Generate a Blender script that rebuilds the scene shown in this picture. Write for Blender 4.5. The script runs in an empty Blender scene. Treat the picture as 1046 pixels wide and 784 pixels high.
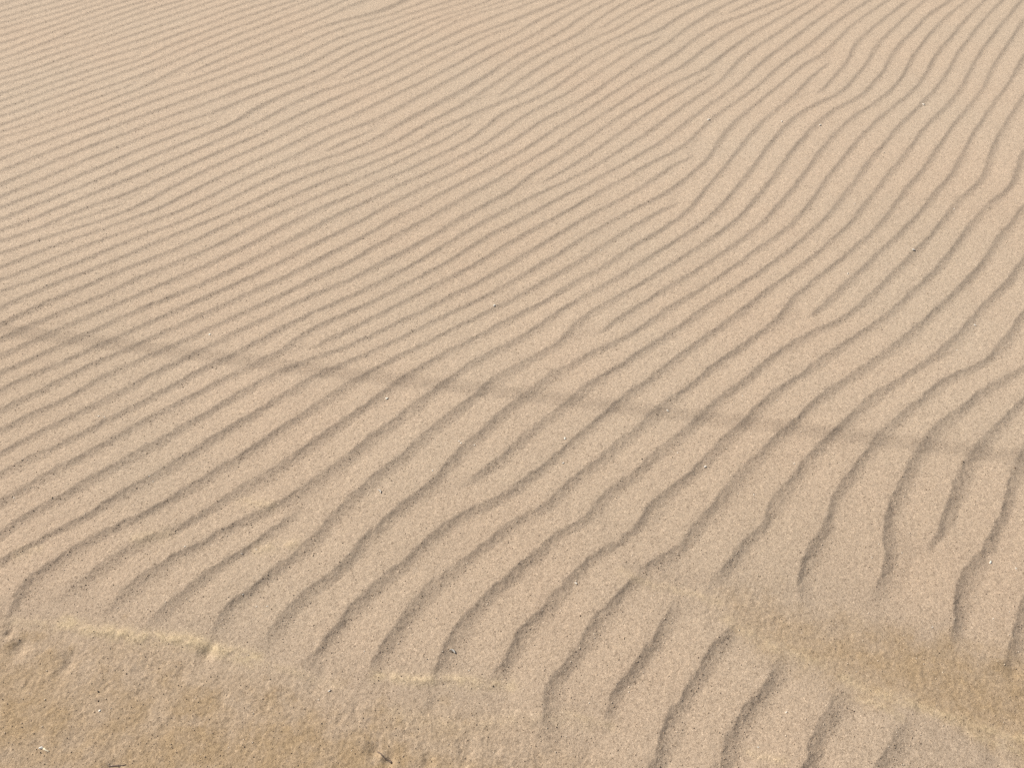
import bpy, bmesh, math, random
import numpy as np
from mathutils import Vector

# tuning
RIPPLE_INDEX = 0.0505; LEE_W = 0.34
SAND_A = (0.446, 0.361, 0.273); SAND_B = (0.457, 0.360, 0.269); SAND_C = (0.408, 0.328, 0.247)
NEAR_SHADE_TINT = (0.860, 0.840, 0.815)  # painted shade: multiplies the sand colour nearest the camera
SAND_DAMP = (0.330, 0.241, 0.147); SAND_YEL = (0.52, 0.412, 0.25)
GRAIN = 0.68; BUMP = 0.42; GRAINS = 60000
SHELL_K = 1.05; STONE_K = 0.56
SUN_AZ_DEG = 148.0; SUN_EL_DEG = 38.0; SUN_STR = 4.0; SKY_STR = 0.06; EXPO = 0.42
CABLE_R = 0.0042

random.seed(7)
RNG = np.random.default_rng(7)
SC = bpy.context.scene
COL = SC.collection

# ------------------------------------------------------------------ camera numbers
EYE = 1.55                       # eye height of the person holding the phone
PITCH = math.radians(50.4)       # looking down at the sand
FPX, PW, PH = 805.0, 1046.0, 784.0

def ground(px, py):
    """photo pixel -> point of the level sand it shows"""
    u = (px - PW/2)/FPX; v = (PH/2 - py)/FPX
    dy = math.cos(PITCH) + v*math.sin(PITCH)
    dz = -math.sin(PITCH) + v*math.cos(PITCH)
    t = -EYE/dz
    return np.array([u*t, dy*t])

# ------------------------------------------------------------------ survey of the ripple crests
# tiles of the survey sheet: origin and scale
TL = {}
for i in range(4):
    for j, y in enumerate((0, 66, 131, 197)): TL['T%d%d' % (i, j)] = (88*i, y, 11.88)
for r, y in zip('ABCDEF', (0, 131, 260, 391, 522, 653)):
    for c, x in enumerate((0, 175, 350, 525, 700, 871)): TL['%s%d' % (r, c+1)] = (x, y, 5.977)
SURVEY = '''
a T00 15,65 150,20
b T00 15,140 180,95 320,45 440,18
c T00 15,215 200,165 400,100 560,60 700,18
d T00 15,275 240,225 400,165 560,130 720,85 900,40
e T00 15,340 240,290 420,225 560,185 740,145 860,110 1045,35 T10 60,18
f T00 15,430 160,390 380,325 540,270 640,240 800,190 1045,95 T10 180,45 260,18
g T00 15,522 160,490 300,430 400,390 560,345 740,285 860,240 1045,165 T10 150,115 300,65 420,30 480,18
h T00 15,630 200,555 340,495 540,425 640,385 820,320 1045,245 T10 100,210 250,155 360,120 480,80 700,18
i T00 15,715 170,665 330,605 430,565 580,515 740,440 870,380 960,345 1045,318 T10 150,270 330,205 500,140 640,95 860,20
k0 T00 850,465 1045,402 T10 170,340 330,275 480,225 580,180 700,150 830,90 950,60 T20 0,40 80,18
j T00 15,775 240,715 380,660 560,605 720,548 860,510 1045,470 T10 240,385 410,325 520,285 640,240 860,165 T20 0,110 100,70 230,25 280,15
k T01 20,85 200,35 T00 330,775 450,735 560,690 720,640 900,580 1045,533 T10 150,490 330,415 450,380 570,340 700,300 860,245 T20 0,182 160,135 300,85 400,40 480,15
l T01 20,165 220,110 400,60 560,10 T00 760,705 900,655 1045,610 T10 200,550 330,500 470,460 560,430 740,368 880,322 T20 0,272 60,245 230,180 400,125 560,65 720,20
m T01 20,240 200,200 420,125 560,80 740,20 T00 900,740 1045,690 T10 130,650 250,605 400,560 480,535 660,490 760,450 900,395 T20 0,350 110,325 230,280 330,240 430,205 560,155 680,110 800,60 940,20
n T01 20,345 170,295 330,240 420,205 560,150 740,100 880,40 1000,0 T10 170,715 330,667 480,630 570,605 720,563 850,515 960,475 T20 0,437 160,390 300,345 380,305 520,265 660,200 800,140 960,95 1045,65 T30 100,25 150,18
o T01 20,435 130,400 280,350 440,290 560,250 740,180 900,125 1045,80 T11 130,30 T10 240,783 400,740 560,700 660,680
p T01 20,530 150,490 280,440 430,375 560,325 700,280 840,225 1045,160 T11 110,130 240,75 380,30 T10 510,775 640,740 800,680 880,605 1045,540 T20 150,495 250,450 400,390 520,345 660,295 760,245 900,205 1045,155 T30 120,110 240,70 300,40 400,18
q T01 20,620 180,575 280,535 430,480 560,430 720,380 880,320 1045,252 T11 90,225 230,170 400,105 560,55 740,0 T10 860,720 1045,650 T20 100,605 210,560 330,510 470,460 640,380 800,330 920,285 1045,243 T30 150,190 240,145 330,95 440,55 560,20
r T01 20,730 170,680 330,610 430,580 560,530 720,470 860,420 1045,347 T11 150,300 330,245 490,200 600,155 760,90 880,35 1000,0 T20 100,715 210,665 330,610 440,570 520,540 640,500 760,440 880,395 1045,330 T30 120,295 240,235 330,200 430,165 520,130 640,85 760,40 810,18
s T02 20,40 150,12 T01 200,765 300,722 430,685 560,627 720,570 860,515 1045,450 T11 180,375 330,340 420,300 530,260 610,230
t T02 20,105 200,65 300,40 420,5 T01 490,738 620,690 760,640 900,590 1045,540 T11 90,510 220,455 330,420 420,380 560,335 720,275 800,235 870,190 1045,112 T21 60,70 160,20 T20 300,740 420,690 520,645 640,590 760,545 880,495 1045,435 T30 120,385 240,345 330,300 420,270 520,235 640,195 720,160 820,110 900,60 1000,25
t2 T21 220,110 300,65 430,10 T20 560,735 640,700 760,655 870,605 960,575 1045,545 T30 120,490 230,455 330,405 420,365 520,325 640,290 720,260 820,230 900,180 1000,120 A3 12,45 60,30 120,10
u T02 20,235 150,190 350,115 520,60 690,5 T01 760,745 900,695 1045,642 T11 130,595 300,530 400,490 560,430 700,375 850,325 960,285 T21 0,248 100,225 230,180 350,150 480,105 560,65 700,15 T20 880,715 1045,660 T30 120,615 240,555 330,520 480,455 570,410 720,350 850,300 1045,245 A3 110,105 180,93 260,65 330,35 370,10
v T02 20,375 140,310 330,245 500,180 640,130 800,75 1000,5 T11 160,700 300,640 430,590 600,535 760,470 900,410 T21 0,370 80,340 240,285 330,245 480,190 560,160 700,105 830,60 900,30 T30 0,770 120,740 230,690 330,650 420,605 520,560 640,505 760,440 860,395 1045,340 A3 90,140 200,120 300,90 400,50 500,10
w T02 20,520 200,440 420,350 640,270 800,210 920,150 1045,110 T12 160,50 T11 430,725 560,665 720,610 860,560 1045,497 T21 90,465 190,425 330,375 430,335 560,285 680,240 830,185 950,140 1045,105 T31 110,65 200,30 T30 330,783 420,745 520,690 640,640 760,570 850,515 920,490 1045,435 A3 130,180 250,150 330,115 440,75 560,40 640,10
x T02 20,685 200,610 330,555 490,470 640,410 750,360 900,305 1045,242 T12 120,190 220,160 330,115 500,60 T11 760,735 860,680 1045,622 T21 150,570 250,530 350,505 450,460 600,405 720,355 830,310 920,270 1045,232 T31 130,190 240,145 370,95 480,70 600,30 T30 700,750 820,675 920,620 1045,560 A3 60,260 180,215 280,185 380,140 480,95 600,60 740,15
y T03 20,45 100,5 T02 280,710 440,650 540,610 640,570 750,515 880,460 960,415 1045,393 T12 120,335 220,290 330,255 480,195 600,140 740,90 880,40 T11 1045,745 T21 100,715 230,670 390,630 530,575 680,520 800,465 920,415 1045,365 T31 130,305 240,270 330,240 420,205 490,175 560,140 680,95 800,45 T30 900,775 960,735 1045,685 A3 90,310 200,260 300,230 400,180 530,125 640,85 760,55 860,15
z1 T03 20,175 160,110 280,70 500,5 T02 640,725 760,665 920,590 1045,545 T12 60,510 190,465 330,405 430,355 540,310 680,240 800,190 940,145 T22 0,105 100,70 T21 240,775 430,715 580,678
z2 T03 20,320 150,265 290,215 430,155 590,85 800,10 T02 920,735 1045,685 T12 110,645 240,585 330,550 450,500 540,465 680,390 800,335 920,290 T22 0,235 160,175 330,105 430,65 T21 600,780 720,728 840,685 872,640 920,580 1045,520 T31 120,460 220,425 300,375 420,330 520,290 640,240 760,205 840,165 920,110 1045,40 A3 90,370 170,330 280,290 370,240 460,205 560,150 640,115 740,80 860,50 950,15
z4 T31 980,190 A3 12,470 90,440 200,380 310,330 380,290 460,255 540,210 640,160 720,115 850,70 960,40 1046,20 A4 30,8
aa T03 20,450 180,405 340,350 430,310 520,265 640,210 760,160 900,110 1045,45 T13 90,20 T12 120,775 280,720 440,655 560,605 700,540 840,475 960,420 T22 0,388 100,350 190,305 330,245 430,205 520,160 640,110 800,55 T21 880,775 1000,725 T31 0,708 90,660 200,600 280,550 380,500 480,445 560,420 720,340 820,310 900,275 960,250 1045,240 A3 100,490 200,440 300,395 380,345 480,305 560,270 660,220 760,170 860,130 960,85 A4 0,57 110,12
bb T03 20,580 140,545 280,500 400,462 520,430 610,392 690,335 790,287 900,235 1045,182 T13 130,130 300,95 430,45 T12 560,775 700,715 840,650 940,600 1045,550 T22 110,500 290,410 430,350 560,295 680,240 800,190 920,130 T32 0,83 80,55 T31 190,775 300,715 440,640 560,585 720,510 820,460 940,405 1045,360 A3 100,540 200,500 300,450 400,400 520,340 600,305 700,270 800,215 900,180 A4 0,127 130,70 280,12
sh T03 760,385 900,340 1045,295 T13 160,240 330,180 440,152
cc T03 20,730 120,705 260,655 380,605 500,570 640,510 780,480 900,440 1045,400 T13 150,355 290,305 380,275 470,235 580,200 720,130 800,70 900,15 T12 960,750 1045,708 T22 90,670 190,625 290,570 430,500 560,440 720,375 840,310 920,275 T32 0,228 110,180 220,130 330,85 T31 460,775 600,710 700,670 820,625 920,580 1045,515 A3 100,610 200,560 300,530 400,470 520,410 620,350 720,310 840,240 940,195 A4 0,165 50,150
dd C1 12,75 120,35 T03 300,783 400,745 530,690 640,660 760,620 900,560 1045,515 T13 100,480 260,430 330,400 400,360 520,330 640,300 760,255 880,195 T23 0,112 100,60 T22 220,775 330,720 440,660 580,600 720,530 880,460 1000,400 T32 0,385 90,350 240,285 330,240 440,185 560,125 680,50 T31 780,775 920,735 1045,680 A3 100,695 200,640 300,590 400,545 520,490 620,430 720,390 840,310 940,265 A4 0,215 75,178 88,150 200,100 300,50 380,12
ee C1 12,150 130,115 240,70 T03 680,780 860,715 960,675 1045,645 T13 130,600 240,555 330,530 430,490 540,455 640,415 760,370 900,315 T23 0,257 80,235 190,180 300,125 420,65 T22 560,768 640,735 720,690 860,625 960,580 T32 0,535 140,480 260,425 380,380 480,340 560,300 640,240 760,165 880,115 960,75 1045,45 A3 100,775 190,747 300,690 400,630 500,575 620,510 720,455 840,390 940,330 A4 0,279 130,215 220,155 330,85 470,15
ff C1 12,220 130,190 240,145 400,85 520,45 T13 60,775 190,730 300,680 440,630 500,595 600,555 700,530 790,480 900,450 T23 0,392 110,355 240,305 380,240 440,195 560,150 680,95 800,35 T22 880,775 960,735 T32 0,695 120,635 200,600 330,540 440,500 560,455 700,410 780,380 900,350 1045,308 B3 100,115 230,60 A3 320,778 380,740 480,695 600,625 700,580 800,515 900,460 960,410 A4 0,348 130,285 240,225 330,175 400,115 470,70 590,12
gg0 T32 780,310 900,245 980,205 B3 12,92 100,50 160,22 200,10
gg C1 12,325 130,270 240,220 400,155 540,105 640,70 T13 470,775 540,740 640,705 800,630 880,590 1000,555 T23 0,530 110,480 200,445 330,390 430,350 560,295 640,265 760,210 880,150 T33 0,80 90,25 T32 180,775 310,710 440,650 540,610 640,570 760,520 900,465 1045,422 B3 150,170 270,115 380,60 A3 470,778 580,725 680,670 780,615 840,575 900,530 960,495 A4 0,440 80,375 180,325 260,280 350,235 430,195 465,155 560,90 670,20
hh C1 12,430 180,350 260,310 400,245 540,195 640,140 740,100 880,50 T13 890,775 960,740 T23 0,715 100,670 200,620 300,570 430,510 520,460 640,405 760,345 900,280 960,250 T33 0,228 60,205 200,140 330,80 430,35 T32 520,768 640,720 760,670 860,640 920,610 1045,566 B3 130,235 240,185 350,145 480,85 A3 590,783 680,745 780,715 860,665 920,640 980,620 1046,600 A4 100,555 180,495 250,455 350,395 440,325 540,270 640,230 740,180 820,125 900,75 1046,20 A5 30,5
hh2 A3 955,598 1000,560 A4 0,525 90,460 180,400 260,350 380,295 480,245 540,210 640,180 700,130 800,70 900,15
hs A4 530,180 600,130 720,60 830,10
ii C1 12,520 180,440 330,375 480,315 640,245 760,200 880,125 1046,72 C2 100,30 T23 220,775 340,740 430,695 500,660 640,595 740,550 860,485 960,425 T33 0,378 100,320 200,285 330,225 420,190 510,155 640,90 760,45 T32 860,768 960,720 1045,692 B3 130,305 240,255 340,210 480,135 580,95 660,50 740,5 A3 790,752
jj C1 12,620 130,570 240,515 340,475 440,425 560,375 680,320 800,270 900,225 1046,163 C2 130,110 240,60 T23 620,783 740,735 880,665 T33 0,595 90,540 200,475 330,395 440,350 540,305 640,250 760,180 900,125 1045,72 B3 120,385 230,315 330,285 440,240 560,175 700,115 800,60 A3 880,778 920,730 1000,680 A4 0,658 100,620 200,575 300,505 390,440 450,400 540,345 640,285 740,240 820,220 890,195 960,140 A5 0,80 110,30 150,12
kk C1 12,720 120,680 260,610 400,545 520,495 640,435 740,390 820,360 900,310 1046,265 C2 160,200 330,120 480,45 T33 20,778 180,690 280,640 380,590 500,540 570,490 680,430 820,355 900,300 1045,237 B3 90,475 180,430 280,390 380,330 480,290 600,240 700,185 800,140 900,80 1000,10 A4 0,748 100,690 200,635 300,590 380,540 460,480 540,430 620,375 700,330 800,265 900,232
ll D1 12,45 C1 90,783 200,735 320,690 440,640 560,575 640,545 760,490 900,425 1046,358 C2 130,300 220,260 330,210 480,150 570,100 680,45 T33 400,778 520,720 640,655 760,590 900,520 1010,470 B3 12,620 100,580 220,505 340,440 460,375 560,330 660,285 740,250 840,190 940,130 B4 0,82 60,40 A4 110,775 150,745 250,700 360,645 450,600 550,525 640,460 740,390 820,340 900,290 980,240 A5 0,180 110,115 190,55 290,12
ls A5 258,92 300,65 360,35 420,12
mm D1 12,168 120,115 240,60 C1 350,778 500,705 580,660 700,625 800,570 900,520 1046,460 C2 110,405 240,350 360,295 480,235 580,195 680,150 800,90 880,45 T33 820,778 940,705 1045,650 B3 90,690 200,625 300,560 400,510 520,450 600,400 700,350 800,300 900,250 B4 0,170 130,95 A4 260,778 340,740 430,690 480,650 600,575 700,510 800,450 900,400 980,340 A5 0,288 100,210 200,150 300,115 400,80 480,40 560,12
nn D1 12,295 180,205 330,140 480,65 C1 570,778 640,740 780,685 900,625 1000,585 1046,560 C2 110,515 240,450 330,410 440,360 560,305 740,220 840,170 940,120 C3 0,75 60,45 B3 110,778 200,720 300,670 400,615 520,555 620,495 720,440 820,380 940,330 B4 0,248 90,200 200,145 300,70 380,10 A4 410,778 500,725 600,670 680,610 750,565 830,510 880,480 960,450 A5 0,402 110,310 220,235 320,170 420,125 520,75 600,40 650,12
oo D1 12,430 120,370 240,310 340,265 440,205 540,170 640,110 740,65 C1 865,770 960,715 1046,678 C2 110,620 240,560 330,510 430,460 540,410 640,360 740,310 840,260 940,220 C3 0,178 50,155 190,85 B3 340,778 440,725 540,670 640,610 740,540 840,490 940,430 B4 0,385 45,355 60,310 130,265 210,225 340,145 440,75 A4 550,778 640,715 740,655 840,600 920,545 A5 0,475 60,460 130,430 180,380 220,340 300,290 400,215 500,160 600,95 700,35 740,12
os B4 165,338 260,285 350,235 460,165 540,110 620,50 A4 720,765 800,700 900,640 A5 0,550 80,500 180,450
pp D1 12,555 190,460 330,400 440,345 540,300 640,245 740,190 860,135 960,75 D2 0,30 C2 60,778 190,705 320,645 410,595 500,545 600,495 680,450 780,400 880,350 C3 0,280 130,225 240,160 340,115 440,60 B3 530,775 620,720 700,670 780,620 880,560 960,520 B4 0,475 100,425 220,370 330,325 420,270 500,230 580,185 680,110 780,60 A4 870,775 950,715 A5 0,640 100,580 220,500 270,460 287,410 340,360 440,285 540,225 640,155 740,85 830,20
qq D1 12,735 130,665 240,600 360,530 500,460 600,405 700,340 800,285 900,230 1046,157 D2 110,100 200,50 C2 285,778 400,730 500,675 600,635 680,595 730,545 780,505 850,460 940,415 1046,368 C3 100,330 230,270 330,215 380,180 500,125 620,60 B3 725,770 820,700 920,640 B4 0,582 120,520 260,435 380,375 470,335 580,265 680,215 780,155 870,110 940,60 A5 0,757 80,690 180,620 280,550 360,490 440,410 520,340 600,285 690,215 800,130 900,60 960,15
rr C2 850,580 920,540 1046,482 C3 100,430 220,370 330,315 400,270 520,220 640,150 740,100 860,40 B3 905,772 1000,715 B4 0,692 80,640 200,575 310,520 410,455 500,405 600,345 700,295 800,230 900,180 980,150 B5 0,112 50,70 A5 110,775 180,710 300,630 420,550 500,480 580,405 640,355 740,295 840,210 920,140 A6 0,68 90,12
ss E1 10,150 70,95 150,50 D1 230,783 340,725 440,670 540,605 660,540 760,485 880,420 1046,320 D2 130,245 240,180 380,90 C2 540,783 620,740 740,680 840,650 920,615 1046,575 C3 70,550 180,490 300,435 440,370 520,330 600,290 700,240 800,190 900,130 1046,50 B4 50,780 140,735 240,665 320,615 420,560 480,520 580,475 680,425 780,365 860,305 940,250 B5 0,188 70,170
tt E1 20,305 130,255 240,190 330,140 440,85 540,40 D1 605,778 700,705 800,660 920,595 1046,515 D2 90,460 200,385 290,330 400,260 520,190 640,110 760,40 C2 825,778 900,725 1000,690 C3 0,668 120,620 220,580 330,520 430,470 520,425 600,385 740,325 860,260 960,210 C4 0,167 90,110 200,45 B4 265,778 370,705 470,640 560,595 640,545 720,500 800,465 900,425 960,380 B5 0,315 100,230 180,160 190,110 A5 275,775 370,690 480,600 560,530 640,480 700,410 760,375 820,355 880,300 960,220 A6 0,150 130,60 200,12
uu E1 80,630 140,490 220,395 300,345 380,285 480,230 560,190 660,130 740,90 860,40 D1 945,775 1046,715 D2 110,650 200,600 330,510 430,455 560,370 640,305 740,240 840,180 960,100 D3 0,42 C3 65,778 160,725 260,665 350,620 440,580 540,525 640,470 720,430 840,375 900,345 C4 0,273 100,220 200,160 300,105 400,50 B4 455,780 560,715 640,665 720,610 800,560 880,510 960,480 1015,460
vv E1 410,515 500,455 600,370 680,310 780,250 930,170 E2 0,128 50,110 150,50 D2 250,778 340,715 440,660 500,610 600,565 700,500 800,430 900,350 D3 0,247 110,170 240,85 C3 345,778 440,715 540,665 600,620 700,565 800,520 880,475 960,430 C4 0,387 160,305 250,255 330,200 440,135 560,80 620,35 B4 645,780 740,710 860,650 960,590 B5 0,530 60,470 110,390 220,270 330,130 A5 440,778 540,685 640,610 690,570 720,520 800,450 860,395 900,380
ww E1 690,595 760,530 860,430 960,360 E2 0,300 100,245 200,200 330,120 440,70 560,20 D2 640,770 740,710 820,650 900,600 D3 0,497 110,410 200,330 330,240 440,160 540,75 C3 645,778 740,710 840,650 900,610 1000,565 C4 0,543 100,480 200,405 300,340 380,290 480,230 600,165 740,80 B4 845,775 940,720 B5 0,657 100,590 200,505 300,390 400,270 480,150 A5 605,778 700,690 800,630 870,615 960,570 1000,520 A6 0,490 80,410 120,340 150,270 240,190 340,90 430,15
wx E1 930,695 1000,640 E2 0,585 120,490 240,390 370,295 520,200 660,90 770,20
xs A5 820,575 870,520 940,440 1005,380 1015,330 A6 0,295 50,240 150,150 260,65 330,12
xx E2 290,720 330,630 440,530 540,460 620,390 720,320 800,260 890,170 970,80 D3 0,778 100,690 200,600 300,520 400,440 500,350 600,260 700,180 800,110 C3 910,778 980,740 C4 0,703 130,640 210,590 290,550 340,490 380,430 460,365 540,315 640,260 740,200 860,130 940,75 B5 0,778 100,715 200,650 300,580 400,475 480,380 560,280 640,160 700,90 A5 795,765 860,700 920,665 A6 0,620 90,570 130,500 200,440 230,360 300,260 400,170 450,100 560,30 590,12
yy C4 530,490 600,430 700,355 800,295 900,225 C5 0,145 100,75 B5 210,780 330,700 430,620 520,540 580,460 680,360 760,240 850,110 A5 960,775 A6 0,710 150,630 230,560 310,480 340,400 400,310 440,250 520,160 600,80 690,12
zz E2 610,790 670,690 740,620 800,550 900,470 1000,410 E3 0,365 80,280 150,175 260,85 D3 345,783 440,705 540,640 620,550 700,460 780,380 880,290 960,215 D4 0,145 100,75 C4 190,778 300,710 420,645 500,595 600,550 740,485 840,405 930,340 C5 0,272 130,195 240,115 330,55 B5 400,778 460,720 540,680 640,610 720,520 800,415 880,290 960,200 B6 0,112 A6 110,775 200,690 300,620 380,550 450,470 490,370 560,280 640,190 720,90 800,12
ba D3 770,625 880,550 960,480 D4 0,408 90,320 200,240 300,165 400,80 C4 500,778 600,715 680,670 760,615 840,555 940,500 C5 0,430 80,360 160,300 240,255 400,150 480,90 B5 620,768 740,660 860,560 940,460 1046,330 B6 60,260 150,150 A6 280,778 400,660 500,560 590,440 640,330 700,260 780,150 880,40
bb2 F2 850,140 930,60 E2 985,765 E3 0,690 70,610 180,510 300,400 410,310 500,220 600,130 680,70 D3 790,783 880,765 960,730 D4 0,672 80,605 180,535 290,430 380,350 460,280 560,195 660,110 760,40 C4 845,768 920,700 C5 0,608 100,535 240,430 360,340 460,260 540,190 660,110 B5 810,770 900,680 960,630 B6 0,580 60,490 150,380 220,290 330,160 A6 440,778 530,700 620,610 700,490 740,390 820,270 900,170 1020,20
bc F3 215,185 240,120 300,20 E3 335,775 400,660 500,540 620,420 740,330 860,230 940,170 E4 0,88 70,40 D4 195,783 280,680 380,590 480,530 560,460 640,390 740,310 840,220 940,130 D5 0,52 C5 75,783 160,700 280,615 380,545 460,490 540,435 600,375 640,290 740,200 840,120 940,40 B5 1000,770 B6 0,745 120,650 240,510 330,370 450,240 520,130 A6 615,765 720,650 810,540 850,430 920,320 1000,200 1040,140
bd C5 770,390 820,355 900,275 960,210 C6 0,148 90,75 B6 140,778 240,700 340,600 440,490 520,390 610,290 690,150 720,60 A6 775,765 870,630 960,510 1040,370
be F3 600,230 630,130 690,25 E3 695,775 760,680 860,580 960,470 E4 0,408 60,340 180,260 250,170 380,110 460,60 D4 500,778 560,710 640,640 740,590 800,520 880,440 960,390 D5 0,313 100,220 200,120 300,40 C5 390,778 460,690 560,610 640,560 720,520 800,465 900,430 980,395 C6 0,365 90,285 200,185 260,110 B6 372,778 480,660 590,530 660,430 770,350 830,280 840,200 870,90 A6 935,770 1000,660 1040,600
bf F3 945,250 1000,180 F4 0,85 25,30 E4 30,775 150,670 220,590 320,480 400,370 500,280 600,230 680,200 740,140 790,70 D4 825,778 920,700 D5 0,602 90,515 190,430 300,320 380,240 440,170 540,80 C5 660,780 760,710 840,650 900,605 C6 0,523 100,455 220,380 300,300 400,205 500,120 B6 595,778 660,680 760,560 870,430 970,385 1005,310 1040,180
bg F4 240,600 215,480 240,300 300,220 390,120 465,20 E4 460,783 520,680 600,590 680,490 760,420 830,350 940,290 E5 0,240 20,200 80,100 D5 175,775 300,640 380,540 480,440 580,330 660,270 720,200 800,115 900,50 C6 0,755 100,690 220,600 330,520 460,400 520,330 640,240 720,150 820,40 B6 840,770 920,650 1040,500
bh E5 200,420 280,340 340,260 400,180 505,110 D5 540,775 600,680 700,560 780,460 860,370 940,290 D6 0,213 90,130 180,65 C6 280,778 400,710 500,650 560,595 640,500 740,420 770,350 860,270 960,180 1035,60
bhc F4 600,465 600,390 650,300 740,220 820,110 860,30 E4 885,775 950,670 1005,575
bi E5 735,500 720,410 750,330 800,230 870,130 900,20 D5 890,775 960,680 D6 0,570 50,500 110,420 190,320 270,240 400,140 480,60 C6 540,783 640,745 780,695 850,650 880,600 960,520 1035,400
bib F4 900,740 935,580 980,450 F5 0,400 60,290 120,220 160,120 230,20 E5 270,775 335,665
bj E6 180,490 220,380 245,250 230,150 222,80 D6 240,783 290,700 340,590 400,470 460,370 540,270 600,230 740,110 860,30 C6 900,783 1040,720
bjb F5 262,770 275,680 310,580 360,490 420,420 500,350 540,260 600,170
bk E6 505,230 560,130 605,20 D6 610,783 660,620 720,500 790,400 880,290 960,210 1035,130
bkb F5 780,770 810,640 850,560 920,450 980,350
bl E6 640,775 645,690 660,580 680,450 740,350 820,270 880,150 950,15 D6 935,780 980,640 1035,490
blb F6 200,780 280,680 330,560
bm F6 980,150 1005,30 E6 1010,783 1035,660'''

def read_survey():
    out = []
    for ln in SURVEY.strip().split('\n'):
        pts = []; cur = None
        for t in ln.split()[1:]:
            if ',' in t:
                x, y = map(float, t.split(',')); x0, y0, s = cur
                pts.append((x0 + x/s, y0 + y/s))
            else:
                cur = TL[t]
        pts.sort(key=lambda p: p[0] - p[1])
        q = [pts[0]]
        for p in pts[1:]:
            if math.dist(p, q[-1]) < 4: q[-1] = ((p[0]+q[-1][0])/2, (p[1]+q[-1][1])/2)
            else: q.append(p)
        out.append(q)
    return out

# ------------------------------------------------------------------ noise on numpy arrays
LAT = RNG.random((8, 256, 256))
def vnoise(x, y, k=0):
    xi = np.floor(x).astype(np.int64); yi = np.floor(y).astype(np.int64)
    fx = x - xi; fy = y - yi
    fx = fx*fx*fx*(fx*(fx*6-15)+10); fy = fy*fy*fy*(fy*(fy*6-15)+10)
    L = LAT[k]
    a = L[xi & 255, yi & 255]; b = L[(xi+1) & 255, yi & 255]
    c = L[xi & 255, (yi+1) & 255]; d = L[(xi+1) & 255, (yi+1) & 255]
    return (a*(1-fx)+b*fx)*(1-fy) + (c*(1-fx)+d*fx)*fy - 0.5
def fbm(x, y, k=0, o=3, gain=0.5):
    s = 0; a = 1.0
    for i in range(o):
        s = s + a*vnoise(x*2**i + 17.3*i, y*2**i + 5.1*i, (k+i) % 8); a *= gain
    return s
def sstep(a, b, x):
    t = np.clip((x-a)/(b-a), 0, 1); return t*t*(3-2*t)

# ------------------------------------------------------------------ grid of the sand sheet
def grow(start, first, last, ratio):
    v = [start]; st = first
    while abs(v[-1]) < last: v.append(v[-1] + st); st *= ratio
    return v
ys = [0.12]
while ys[-1] < 6.0: ys.append(ys[-1] + 0.0023 + 0.0011*max(0, ys[-1]-0.4)**1.35)
yb = [0.12]; st = 0.006
while yb[-1] > -600: yb.append(yb[-1] - st); st *= 1.11
yf = [ys[-1]]; st = 0.012
while yf[-1] < 4000: yf.append(yf[-1] + st); st *= 1.09
YR = np.array(yb[:0:-1] + ys + yf[1:])
us = list(np.linspace(-1, 1, 961)); st = us[1]-us[0]
ue = [1.0]; s2 = st
while ue[-1] < 1600: s2 *= 1.1; ue.append(ue[-1] + s2)
UR = np.array([-a for a in ue[:0:-1]] + us + ue[1:])
half = 0.95 + 0.52*np.clip(YR, 0, 5.0)
X = UR[None, :]*half[:, None]
Y = np.repeat(YR[:, None], len(UR), 1)
R_, C_ = X.shape
near = (Y > -1.2) & (Y < 6.8) & (np.abs(X) < 4.6)
NX = X[near]; NY = Y[near]

# ------------------------------------------------------------------ crest lines on the ground
def resample(q, step):
    q = np.array(q); d = np.r_[0, np.cumsum(np.hypot(*np.diff(q, axis=0).T))]
    n = max(4, int(d[-1]/step)); s = np.linspace(0, d[-1], n+1)
    return np.c_[np.interp(s, d, q[:, 0]), np.interp(s, d, q[:, 1])]
def smooth(p, n):
    for _ in range(n):
        r = p.copy(); r[1:-1] = 0.25*p[:-2] + 0.5*p[1:-1] + 0.25*p[2:]; p = r
    return p
def smooth_far(p):
    # the far crests are surveyed less finely: iron them out more
    for k in range(100):
        r = 0.25*p[:-2] + 0.5*p[1:-1] + 0.25*p[2:]
        w_ = np.where(k < 9 + 90*sstep(0.8, 2.6, p[1:-1, 1]), 1.0, 0.0)[:, None]
        q = p.copy(); q[1:-1] = p[1:-1]*(1-w_) + r*w_; p = q
    return p
LINES = []; DIRM = np.array([math.cos(math.radians(44)), math.sin(math.radians(44))])
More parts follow.
